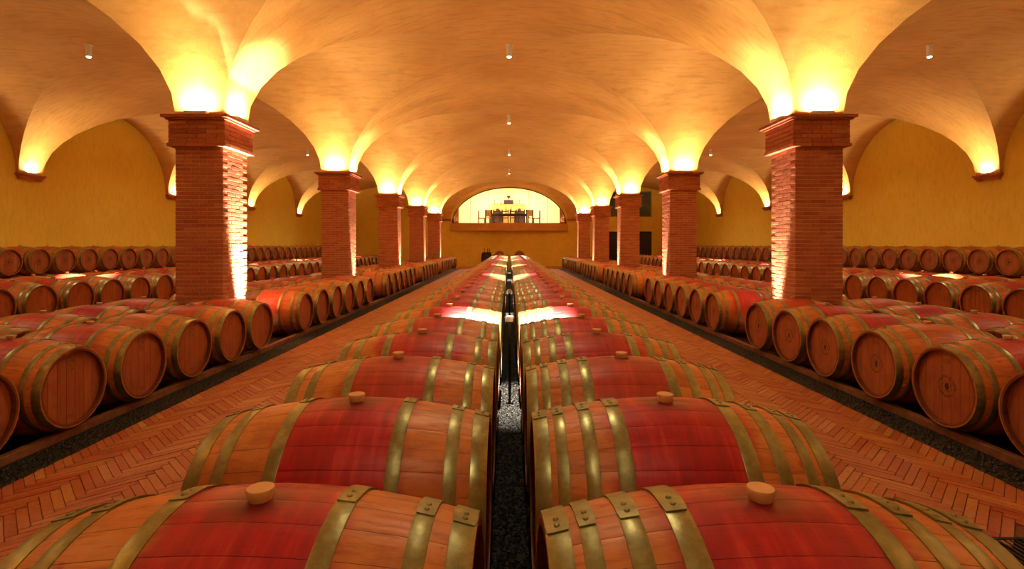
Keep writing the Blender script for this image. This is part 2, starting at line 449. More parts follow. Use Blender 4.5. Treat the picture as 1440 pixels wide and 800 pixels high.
# ------------------------------------------------------------ columns and corbels
def course_bricks(hw, row, course, L=.25, D=.115):
    """bricks round a square shaft of half width hw; returns (x0,x1,y0,y1,face)"""
    out = []; off = (course % 2)
    for face in range(4):
        e0 = -hw + (D if off == (face % 2) else 0); e1 = hw - (D if off != (face % 2) else 0)
        # each face owns one of its corners, alternating by course
        e0, e1 = (-hw, hw) if (face % 2) == off else (-hw+D, hw-D)
        Ltot = e1-e0; n = max(2, round(Ltot/L)); k = [e0+Ltot*i/n for i in range(n+1)]
        for a, b in zip(k[:-1], k[1:]):
            a += .004; b -= .004
            j = random.uniform(-.0012, .0012)
            if face == 0: out.append((a, b, -hw-j, -hw+D, 0))
            elif face == 1: out.append((hw-D, hw+j, a, b, 1))
            elif face == 2: out.append((a, b, hw-D, hw+j, 2))
            else: out.append((-hw-j, -hw+D, a, b, 3))
    return out
CAPH = .42; SH = SPR-CAPH
uplight_me = None
def fixture_mesh(w=.30):
    mb = MB(); mb.box(-w/2, w/2, -.035, .035, 0, .012); mb.box(-w/2, w/2, -.04, -.032, 0, .05); mb.box(-w/2, w/2, .032, .04, 0, .05)
    mb.box(-w/2, -w/2+.008, -.032, .032, .012, .05); mb.box(w/2-.008, w/2, -.032, .032, .012, .05)
    a = mb.mesh('uplight_body', [M_WHITE]); mb = MB(); mb.box(-w/2+.02, w/2-.02, -.022, .022, .014, .03)
    return a, mb.mesh('lamp_tube', [M_GLOW])
FX, FXT = fixture_mesh(); FXS, FXST = fixture_mesh(.2)
def uplight(loc, rz, label, power, small=False, tilt=.16):
    t = thing('uplight', label, 'lamp', loc, rz, None)
    place('housing', FXS if small else FX, t); place('lamp_tube', FXST if small else FXT, t)
    # local -y points away from the pier
    light('AREA', 'uplight_beam', t, (0, -.0, .06), power, COL_CAP, (PI-tilt, 0, 0), shape='RECTANGLE', size=(.16 if small else .26), size_y=.05)
    return t
FACEN = {0:'camera-facing', 1:'right-hand', 2:'far', 3:'left-hand'}
for k, cy in enumerate(COLY):
    for s, side in ((-1, 'left'), (1, 'right')):
        if k == 0: desc = 'red brick column out of frame beside the camera on the %s' % side
        else: desc = 'square red brick column with moulded capital, %s in the %s line' % (['','nearest','second','third','fourth','farthest'][k], side)
        t = thing('brick_column', desc, 'column', (s*CX, cy, 0), 0, 'brick columns of the nave')
        stuff = MB(); nobj = 0
        m1 = MB(); m1.box(-CW+.005, CW-.005, -CW+.005, CW-.005, 0, SH+.01); m1.box(-CW-.045, CW+.045, -CW-.045, CW+.045, SH+.05, SPR-.055)
        place('mortar_core', m1.mesh('mortar_core', [M_MORTAR]), t)
        nc = 50; ch = SH/nc
        shared = {}
        for c in range(nc):
            for (x0, x1, y0, y1, face) in course_bricks(CW, 0, c):
                z0, z1 = c*ch+.005, (c+1)*ch-.004
                inner = 1 if s < 0 else 3
                if k in (1, 2) and face in (0, inner) and z1 > .75 and nobj < 290:
                    key = (round(x1-x0, 2), round(y1-y0, 2))
                    if key not in shared:
                        mm = MB(); mm.brick(-(x1-x0)/2, (x1-x0)/2, -(y1-y0)/2, (y1-y0)/2, 0, z1-z0); shared[key] = mm.mesh('brick', [M_BRICK])
                    place('brick', shared[key], t, ((x0+x1)/2, (y0+y1)/2, z0), 0, (random.random(), 0, 0, 1)); nobj += 1
                else: stuff.brick(x0, x1, y0, y1, z0, z1, tint=random.random())
        tag(place('shaft_bricks', stuff.mesh('shaft_bricks', [M_BRICK]), t), kind='stuff')
        cap = MB()
        cz0 = SH
        # lower tile course, five brick courses, top moulding of two projecting courses
        for (x0, x1, y0, y1, f) in course_bricks(CW+.075, 0, 0, .3): cap.brick(x0, x1, y0, y1, SH, SH+.045, tint=random.random())
        hh = (SPR-.06-(SH+.05))/5
        for c in range(5):
            for (x0, x1, y0, y1, f) in course_bricks(CW+.06, 0, c):
                if k in (1, 2) and f in (0, 1 if s < 0 else 3):
                    mm = MB(); cx_, cy_, z_ = (x0+x1)/2, (y0+y1)/2, SH+.05+c*hh
                    key = (round(x1-x0, 2), round(y1-y0, 2), 'c')
                    if key not in shared: mm.brick(x0-cx_, x1-cx_, y0-cy_, y1-cy_, 0, hh-.008); shared[key] = mm.mesh('brick', [M_BRICK])
                    place('capital_brick', shared[key], t, (cx_, cy_, z_), 0, (random.random(), 0, 0, 1)); continue
                cap.brick(x0, x1, y0, y1, SH+.05+c*hh, SH+.05+(c+1)*hh-.008, tint=random.random())
        tag(place('capital_bricks', cap.mesh('capital_bricks', [M_BRICK]), t), kind='stuff')
        mo = MB(); h1, h2 = CW+.085, CW+.125
        mo.box(-h1, h1, -h1, h1, SPR-.06, SPR-.035, tint=.1); mo.box(-h2, h2, -h2, h2, SPR-.035, SPR+.004, tint=.1)
        place('capital_moulding', mo.mesh('capital_moulding', [M_BRICK]), t)
        cn = 'column out of frame' if k == 0 else '%s %s column' % (['','nearest','second','third','fourth','farthest'][k], side)
        for face in ([0, 1, 2] if s < 0 else [0, 3, 2]):
            rz = face*PI/2; d_ = CW+.065
            dx, dy = math.sin(rz)*d_, -math.cos(rz)*d_
            uplight((s*CX+dx, cy+dy, SPR+.004), rz, 'small white uplight on %s ledge of %s%s capital' % (FACEN[face], cn, (' on '+side) if k == 0 else ''),
                    P_CAP*(.55 if k == 0 else 1))
        # foot uplight beside the inner face
        ft = thing('floor_uplight', 'small floor uplight at the foot of %s%s' % (cn, (' on '+side) if k == 0 else ''), 'lamp', (s*(CX-CW-.17), cy+.14, 0))
        mb = MB(); mb.lathe([(0,.05),(.10,.05),(.10,.042),(.085,.042)], 16, caps=False); mb.lathe([(.08,.0),(.081,.042)], 16, mi=1, caps=False)
        place('housing', mb.mesh('housing', [M_STEEL, M_GLOW]), ft)
        light('SPOT', 'floor_beam', ft, (0, 0, .11), P_FOOT*(5. if (s < 0 and k == 1) else 1.0), (1.0,.90,.68), (PI, s*math.radians(7), 0), spot_size=math.radians(28), spot_blend=.6, shadow_soft_size=.07)
for k, cy in enumerate(COLY + [YE]):
    for s, side in ((-1, 'left'), (1, 'right')):
        nmk = ['out-of-frame','nearest','second','third','fourth','fifth','corner'][k]
        y0, y1 = (cy-CW-.03, cy+CW+.03) if k < 6 else (YE-.22, YE)
        x0, x1 = sorted((s*(WX-.15), s*WX))
        t = thing('wall_corbel', 'brick corbel on the %s wall carrying the vault, %s along it' % (side, nmk), 'corbel', (s*WX, (y0+y1)/2, SPR-.14), 0, 'wall corbels')
        mb = MB(); ox, oy = t.location.x, t.location.y
        for c, (ins, z0, z1) in enumerate(((.06, 0, .04), (.03, .045, .09), (0, .095, .142))):
            n = 3
            for i in range(n):
                ya = y0+ins+(y1-y0-2*ins)*i/n; yb = y0+ins+(y1-y0-2*ins)*(i+1)/n
                xa, xb = (x0+ins, x1) if s > 0 else (x0, x1-ins)
                mb.brick(xa-ox, xb-ox, ya-oy+.002, yb-oy-.002, z0, z1, tint=random.random())
        tag(place('corbel_bricks', mb.mesh('corbel_bricks', [M_BRICK]), t), kind='stuff')
        if k < 6:
            uplight((s*(WX-.085), cy, SPR+.004), (PI/2 if s < 0 else -PI/2), 'small uplight on the %s corbel of the %s wall' % (nmk, side), P_CORBEL, False, .10)
for s, side in ((-1, 'left'), (1, 'right')):
    t = thing('end_corbel', 'brick springer block at the end wall, %s of the loft opening' % side, 'corbel', (s*CX, YE, SPR-.14))
    mb = MB()
    for c, (ins, z0, z1) in enumerate(((.03, 0, .05), (.0, .055, .142))):
        for i in range(3): mb.brick(-.36+ins+i*.24, -.36+ins+(i+1)*.24-.004-ins*.6, -.22+ins, 0, z0, z1, tint=random.random())
    tag(place('corbel_bricks', mb.mesh('corbel_bricks', [M_BRICK]), t), kind='stuff')

# ------------------------------------------------------------ ceiling lamps
lb = MB(); lb.lathe([(0,.075),(.012,.075),(.012,.052),(.0121,.052)], 20, org=(0,0,-.012), caps=True)
LC = MB(); LC.lathe([(-.012,.05),(-.24,.05),(-.24,.042),(-.22,.042)], 20, caps=False)
LL = MB(); LL.lathe([(-.225,.042),(-.252,.034)], 20)
lbm, lcm, llm = lb.mesh('ceiling_rose', [M_WHITE]), LC.mesh('cylinder_shade', [M_WHITE]), LL.mesh('lens', [M_GLOW])
for i, by in enumerate(BAYY[:6]):
    for xb, wh in ((0, 'nave'), (-8.2225, 'left aisle'), (8.2225, 'right aisle')):
        if i == 0 and xb != 0: continue
        lab = ('white cylinder ceiling lamp of %s, out of frame, %s' % (wh, ['behind the camera','above the first barrels'][i])) if i < 2 else \
              'white cylinder ceiling lamp at %s vault crown, %s from camera' % (wh, ONES[i-1])
        t = thing('ceiling_lamp', lab, 'lamp', (xb, by, CROWN-.005), 0, 'cylinder ceiling lamps')
        place('ceiling_rose', lbm, t); place('cylinder_shade', lcm, t); place('lens', llm, t)
        light('SPOT', 'lamp_beam', t, (0,0,-.27), P_SPOT, (1.0, .88, .68), (0,0,0), spot_size=math.radians(17), spot_blend=.75, shadow_soft_size=.03)
        light('SPOT', 'lamp_spill', t, (0,0,-.27), P_FLOOD*((1 if i else .8) if xb == 0 else 1.05), COL_LAMP, (0,0,0), spot_size=math.radians(150), spot_blend=.8, shadow_soft_size=.05)

# ------------------------------------------------------------ barrels
RB, RH, HL = .349, .285, .475
def prof(x): return RB-(RB-RH)*(abs(x)/HL)**1.9
NS = 28
def stave(mb, k, tint):
    st = [-HL+2*HL*i/12 for i in range(13)]
    a0, a1 = 2*PI*k/NS, 2*PI*(k+1)/NS; ga = .0016
    A = [a0+ga, a0+ga+.03, (a0+a1)/2, a1-ga-.03, a1-ga]; dr = [.0011, 0, .0003, 0, .0011]
    vs_ = []; fs = []
    for x in st:
        r = prof(x)
        for a, d_ in zip(A, dr): vs_.append((x, (r-d_)*math.cos(a), (r-d_)*math.sin(a)))
    n = 5
    for i in range(12):
        for j in range(4): fs.append((i*n+j, (i+1)*n+j, (i+1)*n+j+1, i*n+j+1))
    for (e, ii, inn) in ((0, 0, 1), (1, 12, -1)):
        b = len(vs_); x = st[ii]
        for xx, r in ((x, RH-.024), (x+inn*.04, RH-.018)):
            for a in (A[0], A[2], A[4]): vs_.append((xx, r*math.cos(a), r*math.sin(a)))
        o = ii*n
        f1 = [(o, o+1, o+2, b+1, b), (o+2, o+3, o+4, b+2, b+1)]; f2 = [(b, b+1, b+4, b+3), (b+1, b+2, b+5, b+4)]
        fs += f1+f2 if e else [tuple(reversed(f)) for f in f1+f2]
    sm = True
    mb.add(vs_, fs, 0, tint, sm)
rs = random.Random(3)
tints = [rs.random() for _ in range(NS)]
def sharp(me, ang=35):
    me.set_sharp_from_angle(angle=math.radians(ang)); return me
STAVES = []
body = MB()
for k in range(NS):
    m = MB(); stave(m, k, tints[k]); STAVES.append(sharp(m.mesh('stave', [M_WOOD], True))); stave(body, k, tints[k])
BODY = sharp(body.mesh('barrel_body', [M_WOOD], True))
HR = RH-.019; HXp = HL-.036
def board(mb, sx, y0, y1, tint):
    n = 7; g_ = .0005; y0 += g_; y1 -= g_
    f = lambda y: math.sqrt(max(0, HR*HR-y*y))
    ys = [y0+(y1-y0)*i/n for i in range(n+1)]
    up = [(y, f(y)) for y in ys]; dn = [(y, -f(y)) for y in reversed(ys)]; pol = up+dn
    if f(y0) < .005: pol = pol[1:-1] if f(y0) < 1e-4 else pol
    cy = (y0+y1)/2; m = len(pol)
    front = [(sx*HXp, cy+(y-cy)*.965, z*.995) for y, z in pol]; back = [(sx*(HXp-.004), y, z) for y, z in pol]
    F = [tuple(range(m)) if sx < 0 else tuple(range(m-1, -1, -1))] + [((i, (i+1)%m, m+(i+1)%m, m+i) if sx > 0 else (m+i, m+(i+1)%m, (i+1)%m, i)) for i in range(m)]
    F = [tuple(f_) for f_ in F]
    mb.add(front+back, F, 0, tint)
NBD = 7; be = [-HR+2*HR*i/NBD for i in range(NBD+1)]
BOARDS = {}; HEADS = {}
for mn, mat in (('c', M_HEADC), ('t', M_HEADT)):
    for sx in (-1, 1):
        L_ = []; H_ = MB()
        for i in range(NBD):
            m = MB(); tt = rs.random(); board(m, sx, be[i], be[i+1], tt); L_.append(m.mesh('head_board', [mat], True)); board(H_, sx, be[i], be[i+1], tt)
        BOARDS[mn, sx] = L_; HEADS[mn, sx] = H_.mesh('head', [mat], True)
HO6 = [(.448,.052), (.362,.042), (.188,.044)]
HO8 = [(.449,.050), (.386,.038), (.296,.044), (.196,.050)]
def hoop_mesh(xc, w, n=40, lap=False):
    out = []
    for sgn in (-1, 1):
        m = MB(); xs = [sgn*xc-w/2, sgn*xc-w/2+.002, sgn*xc+w/2-.002, sgn*xc+w/2]
        e = min(HL+.001, 9)
        xs = [max(-e, min(e, x)) for x in xs]
        pr = [(xs[0], prof(xs[0])-.001), (xs[0], prof(xs[0])+.0022), (xs[1], prof(xs[1])+.003), (xs[2], prof(xs[2])+.003), (xs[3], prof(xs[3])+.0022), (xs[3], prof(xs[3])-.001)]
        m.lathe(pr, n, axis='x', caps=False); out.append(sharp(m.mesh('hoop', [M_HOOP], True)))
    return out
def lap_mesh(xc, w, a0, a1, flip):
    m = MB(); n = 8; vs_ = []
    for i in range(n+1):
        a = a0+(a1-a0)*i/n
        # tongue end slightly rounded
        k = 1.0 if 0 < i < n else .86
        for dx in (-w/2*k-.001, w/2*k+.001):
            x = max(-HL-.0015, min(HL+.0015, xc+dx))
            for h in (.0025, .0058): vs_.append((x, (prof(x)+h)*math.sin(a), (prof(x)+h)*math.cos(a)))
    fs = []
    for i in range(n):
        b = i*4; fs += [(b+1, b+5, b+7, b+3), (b, b+4, b+5, b+1), (b+3, b+7, b+6, b+2)]
    fs += [(0, 1, 3, 2), (n*4, n*4+2, n*4+3, n*4+1)]
    m.add(vs_, [tuple(reversed(f)) for f in fs], 0, 0, False); return m.mesh('hoop_lap', [M_HOOP], True)
def rivet_mesh(xc, a):
    m = MB(); r = prof(xc)+.0055; n = 10
    ey = Vector((0, math.sin(a), math.cos(a))); ex = Vector((1, 0, 0)); et = ey.cross(ex)
    c = ey*r+ex*xc; vs_ = []
    for h, q in ((-.001, .0068), (.0022, .0062), (.0042, .0035)):
        for i in range(n):
            t = 2*PI*i/n; vs_.append(c+ey*h+ex*(q*math.cos(t))+et*(q*math.sin(t)))
    fs = [(i+k_*n, (i+1)%n+k_*n, (i+1)%n+(k_+1)*n, i+(k_+1)*n) for k_ in range(2) for i in range(n)] + [tuple(range(2*n, 3*n))]
    m.add(vs_, fs, 0, 0, True); return m.mesh('rivet', [M_HOOP], True)
HM = {}
for nm, H in ((6, HO6), (8, HO8)):
    HM[nm] = []
    for xc, w in H:
        for sgn, me in zip((-1, 1), hoop_mesh(xc, w)):
            a0 = math.radians(-5 if nm == 8 else 1); a1 = a0+math.radians(34)
            if nm == 8 and xc > .44: a0 -= .0; 
            HM[nm].append((me, lap_mesh(sgn*xc, w, a0, a1, 0), rivet_mesh(sgn*xc, a0+.07), rivet_mesh(sgn*xc, a0+.16)))
bg = MB(); bg.lathe([(RB-.012,.021),(RB+.004,.025),(RB+.022,.030),(RB+.025,.028)], 20, axis='z'); BUNG = bg.mesh('bung', [M_BUNG], True)
BUNGD = None
# low detail barrel (one mesh, several materials)
def low(n=22, hoops=HO6):
    m = MB(); secs = []
    H = sorted([(-x-w/2, -x+w/2) for x, w in hoops]+[(x-w/2, x+w/2) for x, w in hoops]); x = -HL
    for a, b in H:
        a = max(a, -HL); b = min(b, HL)
        if a > x+.001:
            q = 2 if a-x > .2 else 1
            for i in range(q): secs.append((x+(a-x)*i/q, x+(a-x)*(i+1)/q, 0))
        secs.append((a, b, 1)); x = b
    if x < HL-.001: secs.append((x, HL, 0))
    for a, b, t in secs:
        if t: m.lathe([(a, prof(a)), (a, prof(a)+.003), (b, prof(b)+.003), (b, prof(b))], n, 'x', mi=1, caps=False)
        else: m.lathe([(a, prof(a)), (b, prof(b))], n, 'x', mi=0, caps=False, tint=.4)
    for sg in (-1, 1):
        m.lathe([(sg*HL, RH), (sg*HL, RH-.024), (sg*HXp, RH-.02)], n, 'x', mi=0, caps=False, smooth=False)
        vs_ = [(sg*HXp, HR*math.cos(2*PI*i/n), HR*math.sin(2*PI*i/n)) for i in range(n)]
        m.add(vs_, [tuple(range(n)) if sg > 0 else tuple(range(n-1, -1, -1))], 2, .5)
    m.lathe([(RB-.005,.024),(RB+.034,.030)], 8, mi=3)
    return m
LOWM = low(); LOWM_T = sharp(LOWM.mesh('wine_barrel', [M_WOOD, M_HOOP, M_HEADT, M_BUNG], True)); LOWM_C = sharp(LOWM.mesh('wine_barrel', [M_WOOD, M_HOOP, M_HEADC, M_BUNG], True))
LOW8 = sharp(low(22, HO8).mesh('wine_barrel', [M_WOOD, M_HOOP, M_HEADT, M_BUNG], True))

def barrel(x, y, zax, lod, label, group, hoops=6, head='t', rz=0., stain=(.5, 1.0), seed=None, faces=(-1, 1), order=None):
    if seed is None: seed = random.random()
    col = (seed, stain[0], stain[1], 1)
    if lod == 2:
        me = LOW8 if hoops == 8 else (LOWM_C if head == 'c' else LOWM_T)
        o = place('wine_barrel', me, None, (x, y, zax), rz, col); return tag(o, label, 'barrel', group)
    t = thing('wine_barrel', label, 'barrel', (x, y, zax), rz, group)
    if lod == 0:
        for me in STAVES: place('stave', me, t, color=col)
        for sx in (-1, 1):
            for me in BOARDS[head, sx]: place('head_board', me, t, color=col)
    else:
        place('barrel_body', BODY, t, color=col)
        for sx in (-1, 1): place('head', HEADS[head, sx], t, color=col)
    for (me, lp, r1, r2_) in HM[hoops]:
        h = place('hoop', me, t)
        if lod == 0:
            place('hoop_lap', lp, h)
            place('rivet', r1, h); place('rivet', r2_, h)
        elif y < 9: place('hoop_lap', lp, h)
    place('bung', BUNG, t)
    return t
def tone(st, w):
    if st < .35: return 'lightly stained oak'
    return 'wide red-stained oak' if w > .55 else 'red-stained oak'
STUFF = []
# centre double row
for s, side, hp in ((-1, 'left', 6), (1, 'right', 8)):
    for i in range(40):
        y = 1.14 + .72*i; x = s*.552 + random.uniform(-.006, .006) + .004
        st = (random.uniform(.25, .75), random.uniform(.75, 1.)); 
        if i == 0: st = (.42, 1.0) if s < 0 else (.62, 1.0)
        if i == 1: st = (.45, 1.0) if s < 0 else (.55, 1.0)
        if i == 2: st = (.55, .8)
        if i == 3: st = (.8, .9)
        lab = '%s barrel of the %s centre row, %s from the camera' % (tone(st[1], st[0]), side, ordinal(i+1))
        if i == 0: lab = ('nearest barrel left of the dark centre gap, crimson between two middle hoops' if s < 0 else 'nearest barrel right of the dark centre gap, riveted hoop laps, crimson belly')
        rz = (math.radians(-1.0) if s < 0 else math.radians(1.0)) if i == 0 else random.gauss(0, .006)
        barrel(x, y, CAMH-.905, 0 if i < 4 else (1 if i < 17 else 2), lab, '%s centre row of barrels' % side, hp, rz=rz, stain=st)
# rows beside the aisles
slots = [3.07+.72*k for k in range(6)]
for c in COLY[1:5]: slots += [c+.70+.74*k for k in range(6)]
slots += [COLY[5]+.70, COLY[5]+1.44]
for s, side in ((-1, 'left'), (1, 'right')):
    for i, y in enumerate(slots):
        st = (random.uniform(.3, .8), random.uniform(.6, 1.) if random.random() < .8 else .2)
        hd = 't' if s < 0 else 'c'
        lab = '%s barrel at the %s aisle edge, %s from the camera' % (tone(st[1], st[0]).replace(' oak','') , side, ordinal(i+1))
        if i == 0: lab = 'oak barrel cut by the %s edge of the photo, nearest beside the aisle' % side
        barrel(s*(3.15+HL+.01), y+random.uniform(-.008, .008), CAMH-1.03, 0 if i < 5 else (1 if i < 12 else 2), lab, 'barrels along the %s aisle' % side, 6, hd,
               rz=random.gauss(0, .012), stain=st)
    for i, y in enumerate(slots[2:]):
        st = (random.uniform(.3, .8), random.uniform(.7, 1.))
        lab = '%s barrel in second row from %s aisle, %s from the camera' % (tone(st[1], st[0]).replace(' oak',''), side, ordinal(i+1))
        if i < 16: barrel(s*(4.24+HL), y+.03+random.uniform(-.01, .01), CAMH-1.03, 1 if i < 7 else 2, lab, 'second row of barrels on the %s' % side, 6, 't', rz=random.gauss(0, .012), stain=st)
        else: STUFF.append((s*(4.24+HL), y+.03, CAMH-1.03))
    ys = [7.35+.72*k for k in range(33)]
    for i, y in enumerate(ys):
        st = (random.uniform(.3, .8), random.uniform(.6, 1.))
        lab = '%s barrel, inner middle row of %s side vaults, %s from camera' % (tone(st[1], st[0]).replace(' oak',''), side, ordinal(i+1))
        if i < 20: barrel(s*(7.25+HL), y+random.uniform(-.01, .01), CAMH-.905, 1 if i < 6 else 2, lab, 'inner middle row under the %s side vaults' % side, 6, 't', rz=random.gauss(0, .01), stain=st)
        else: STUFF.append((s*(7.25+HL), y, CAMH-.905))
    for i, y in enumerate(ys):
        st = (random.uniform(.3, .8), random.uniform(.4, 1.))
        lab = '%s barrel, outer middle row of %s side vaults, %s from camera' % (tone(st[1], st[0]).replace(' oak',''), side, ordinal(i+1))
        if i < 8: barrel(s*(8.24+HL), y+random.uniform(-.01, .01), CAMH-.905, 2, lab, 'outer middle row under the %s side vaults' % side, 6, 't', rz=random.gauss(0, .01), stain=st)
        else: STUFF.append((s*(8.24+HL), y, CAMH-.905))
    ys = [11.45+.72*k for k in range(30)]
    for i, y in enumerate(ys):
        st = (random.uniform(.3, .6), random.uniform(.2, .6))
        lab = 'oak wine barrel stacked against the %s wall, %s from the camera in the top tier' % (side, ordinal(i+1))
        barrel(s*(10.99+HL), y, CAMH-.37, 1 if i < 9 else 2, lab, 'top tier of barrels against the %s wall' % side, 6, 'c', rz=random.gauss(0, .01), stain=st)
        STUFF.append((s*(10.99+HL), y-.36, .40))
    STUFF.append((s*(10.99+HL), ys[-1]+.36, .40))
sv, sf, smi, ssm, stt, sb, sseed = [], [], [], [], [], [], []
LS = low(14)
big = MB()
for (x, y, z) in STUFF:
    b = len(big.v); sd = (random.random(), random.uniform(.3,.8), random.uniform(.5,1.))
    big.v += [(p[0]+x, p[1]+y, p[2]+z) for p in LS.v]; big.t += LS.t; big.m += LS.m; big.sm += LS.sm
    big.f += [[b+i for i in f] for f in LS.f]; sb += LS.v; sseed += [sd]*len(LS.v)
o = place('wine_barrels', sharp(big.mesh('wine_barrels', [M_WOOD, M_HOOP, M_HEADT, M_BUNG], sb, sseed)))
tag(o, 'remaining far and half-hidden oak barrels behind the visible rows', 'barrels', None, 'stuff')

# ------------------------------------------------------------ rails, gravel, grate
def rail(label, x0, x1, y0, y1, z1, mat, z0=-.012):
    m = MB(); xc = (x0+x1)/2; m.brick(x0-xc, x1-xc, y0-y0, y1-y0, 0, z1-z0, .004)
    return tag(place('timber_rail' if mat is M_RAIL else 'steel_rail', m.mesh('rail', [mat]), None, (xc, y0, z0)), label, 'rail')
for s, side in ((-1, 'left'), (1, 'right')):
    rail('long timber rail under the barrel heads along the %s aisle' % side, *sorted((s*3.225, s*3.285)), 2.2, 31.5, .048, M_RAIL)
    for (a, b, zt_, y0, nm_) in ((3.95, 4.02, .047, 2.2, 'far ends of the barrels beside'), (4.30, 4.37, .047, 3.9, 'inner ends of the second row beside'), (5.05, 5.12, .047, 3.9, 'outer ends of the second row beside')):
        rail('long timber rail under the %s the %s aisle' % (nm_, side), *sorted((s*a, s*b)), y0, 31.5, zt_, M_RAIL)
    for (a, nm_) in ((7.36, 'inner ends of the inner'), (8.0, 'outer ends of the inner'), (8.35, 'inner ends of the outer'), (9.0, 'outer ends of the outer')):
        rail('black rail under the %s middle row, %s side vaults' % (nm_, side), *sorted((s*a, s*(a+.07))), 6.9, 31.2, .158, M_STEEL)
    rail('timber rail under the lower tier against the %s wall' % side, *sorted((s*11.1, s*11.18)), 10.6, 33.6, .06, M_RAIL)
    rail('black rail carrying the %s centre row beside the dark gap' % side, *sorted((s*.16, s*.24)), .9, 29.7, .170, M_STEEL)
    rail('black rail carrying the outer ends of the %s centre row' % side, *sorted((s*.87, s*.95)), .9, 29.7, .170, M_STEEL)
def gravel(name, label, regs):
    m = MB(); rg = random.Random(5)
    for (x0, x1, y0, y1, dens) in regs:
        for _ in range(int((x1-x0)*(y1-y0)*dens)):
            x, y = rg.uniform(x0, x1), rg.uniform(y0, y1); r = rg.uniform(.008, .017); z = -.012+r*.4
            a = rg.uniform(0, PI); c, d_ = math.cos(a)*r, math.sin(a)*r; q = rg.uniform(.6, 1.)
            m.add([(x+c,y+d_,z),(x-d_*q,y+c*q,z+.002),(x-c,y-d_,z),(x+d_*q,y-c*q,z-.001),(x+r*.2,y,z+r*.75)], [(0,1,4),(1,2,4),(2,3,4),(3,0,4)], 0, rg.random()**2)
    return tag(place(name, m.mesh(name, [M_STONE])), label, 'gravel', None, 'stuff')
for nm_, reg in (('strip along the left aisle', (-3.20, -2.935, 2.0, 16, 2600)), ('strip along the right aisle', (2.935, 3.20, 2.0, 16, 2600)),
        ('strip in the dark centre gap', (-.135, .135, .9, 12, 3000))):
    gravel('gravel', 'black gravel ' + nm_, [reg])
gt = thing('floor_grate', 'dark slatted drain grate in the paving at the right photo edge', 'grate', ((GR[0]+GR[1])/2, (GR[2]+GR[3])/2, -.01))
hx, hy = (GR[1]-GR[0])/2-.01, (GR[3]-GR[2])/2-.01
m = MB()
for a, b, c, d_ in ((-hx, hx, -hy, -hy+.02), (-hx, hx, hy-.02, hy), (-hx, -hx+.02, -hy, hy), (hx-.02, hx, -hy, hy)): m.box(a, b, c, d_, 0, .012)
place('frame', m.mesh('frame', [M_STEEL]), gt)
sm_ = MB(); sm_.box(-.006, .006, -hy+.02, hy-.02, 0, .010); SL = sm_.mesh('slat', [M_STEEL])
for i in range(30): place('slat', SL, gt, (-hx+.04+i*(2*hx-.08)/29, 0, 0))
for yy, lab in ((4.62, 'slim black post with pale cap in the centre gap, nearer of two'), (7.4, 'slim black post with pale cap in the centre gap, farther of two')):
    t = thing('rack_post', lab, 'post', (.005, yy, -.012))
    m = MB(); m.box(-.012, .012, -.012, .012, 0, .735); place('stem', m.mesh('stem', [M_STEEL]), t)
    m = MB(); m.brick(-.028, .028, -.02, .02, .735, .785, .004); place('cap', m.mesh('cap', [M_WHITE]), t)

# ------------------------------------------------------------ end wall: balcony, loft and things by the wall
m = MB(); n = 32; pts = []
for i in range(n+1):
    x = -3.92+7.84*i/n; pts.append((x, YE-.12-.75*(1-(x/3.92)**2)))
zb, zt = CAMH+.97, CAMH+1.46
vs_ = [(x, y, zb) for x, y in pts]+[(x, y, zt) for x, y in pts]+[(x, YE, zb) for x, y in pts]+[(x, YE, zt) for x, y in pts]; q = n+1
fs = []
for i in range(n): fs += [(i, i+1, q+i+1, q+i), (q+i, q+i+1, 3*q+i+1, 3*q+i), (i+1, i, 2*q+i, 2*q+i+1)]
fs += [(0, q, 3*q, 2*q), (n, 2*q+n, 3*q+n, q+n)]
m.add(vs_, fs, 0, 0, True)
me = m.mesh('trim_1', [M_SLAB]); sharp(me, 30); place('trim_1', me)['kind'] = 'structure'
# dark steel arch frame and panes
fr = MB(); t_ = .05; vs_ = []
for (x, z) in ap:
    L_ = math.hypot(x/OW, (z-CAMH-1.36)/(OC-CAMH-1.36)); k_ = 1-.016
    zz = CAMH+1.36+(z-CAMH-1.36)*(1-.022); xx = x*(1-.014)
    vs_ += [(x, YE-.03, z), (xx, YE-.03, zz), (xx, YE+.05, zz), (x, YE+.05, z)]
fs = []
for i in range(len(ap)-1):
    for j in range(4): fs.append((4*i+j, 4*i+(j+1)%4, 4*i+4+(j+1)%4, 4*i+4+j))
fr.add(vs_, fs); fr.box(-OW, OW, YE-.03, YE+.05, OB, OB+.04)
w2 = place('window_2', fr.mesh('window_frame', [M_DARKWOOD])); w2['kind'] = 'structure'
ez = lambda x: CAMH+1.36+(OC-CAMH-1.36)*math.sqrt(max(0, 1-(x/OW)**2))-.03
xs = [-3.7, -2.6, -1.36, 0, 1.30, 2.55, 3.7]
for x in (-2.6, -1.36, 1.30, 2.55):
    m = MB(); m.box(x-.012, x+.012, YE, YE+.03, OB+.04, ez(x)-.03); place('pane_joint', m.mesh('pane_joint', [M_ALU]), w2)
for a, b in zip(xs[:-1], xs[1:]):
    m = MB(); k_ = 12; X = [a+.014+(b-a-.028)*i/k_ for i in range(k_+1)]
    vs_ = [(x, YE+.015, OB+.04) for x in X]+[(x, YE+.015, ez(x)-.03) for x in X]
    m.add(vs_, [(i, i+1, k_+1+i+1, k_+1+i) for i in range(k_)]); place('pane', m.mesh('pane', [M_PANE]), w2)
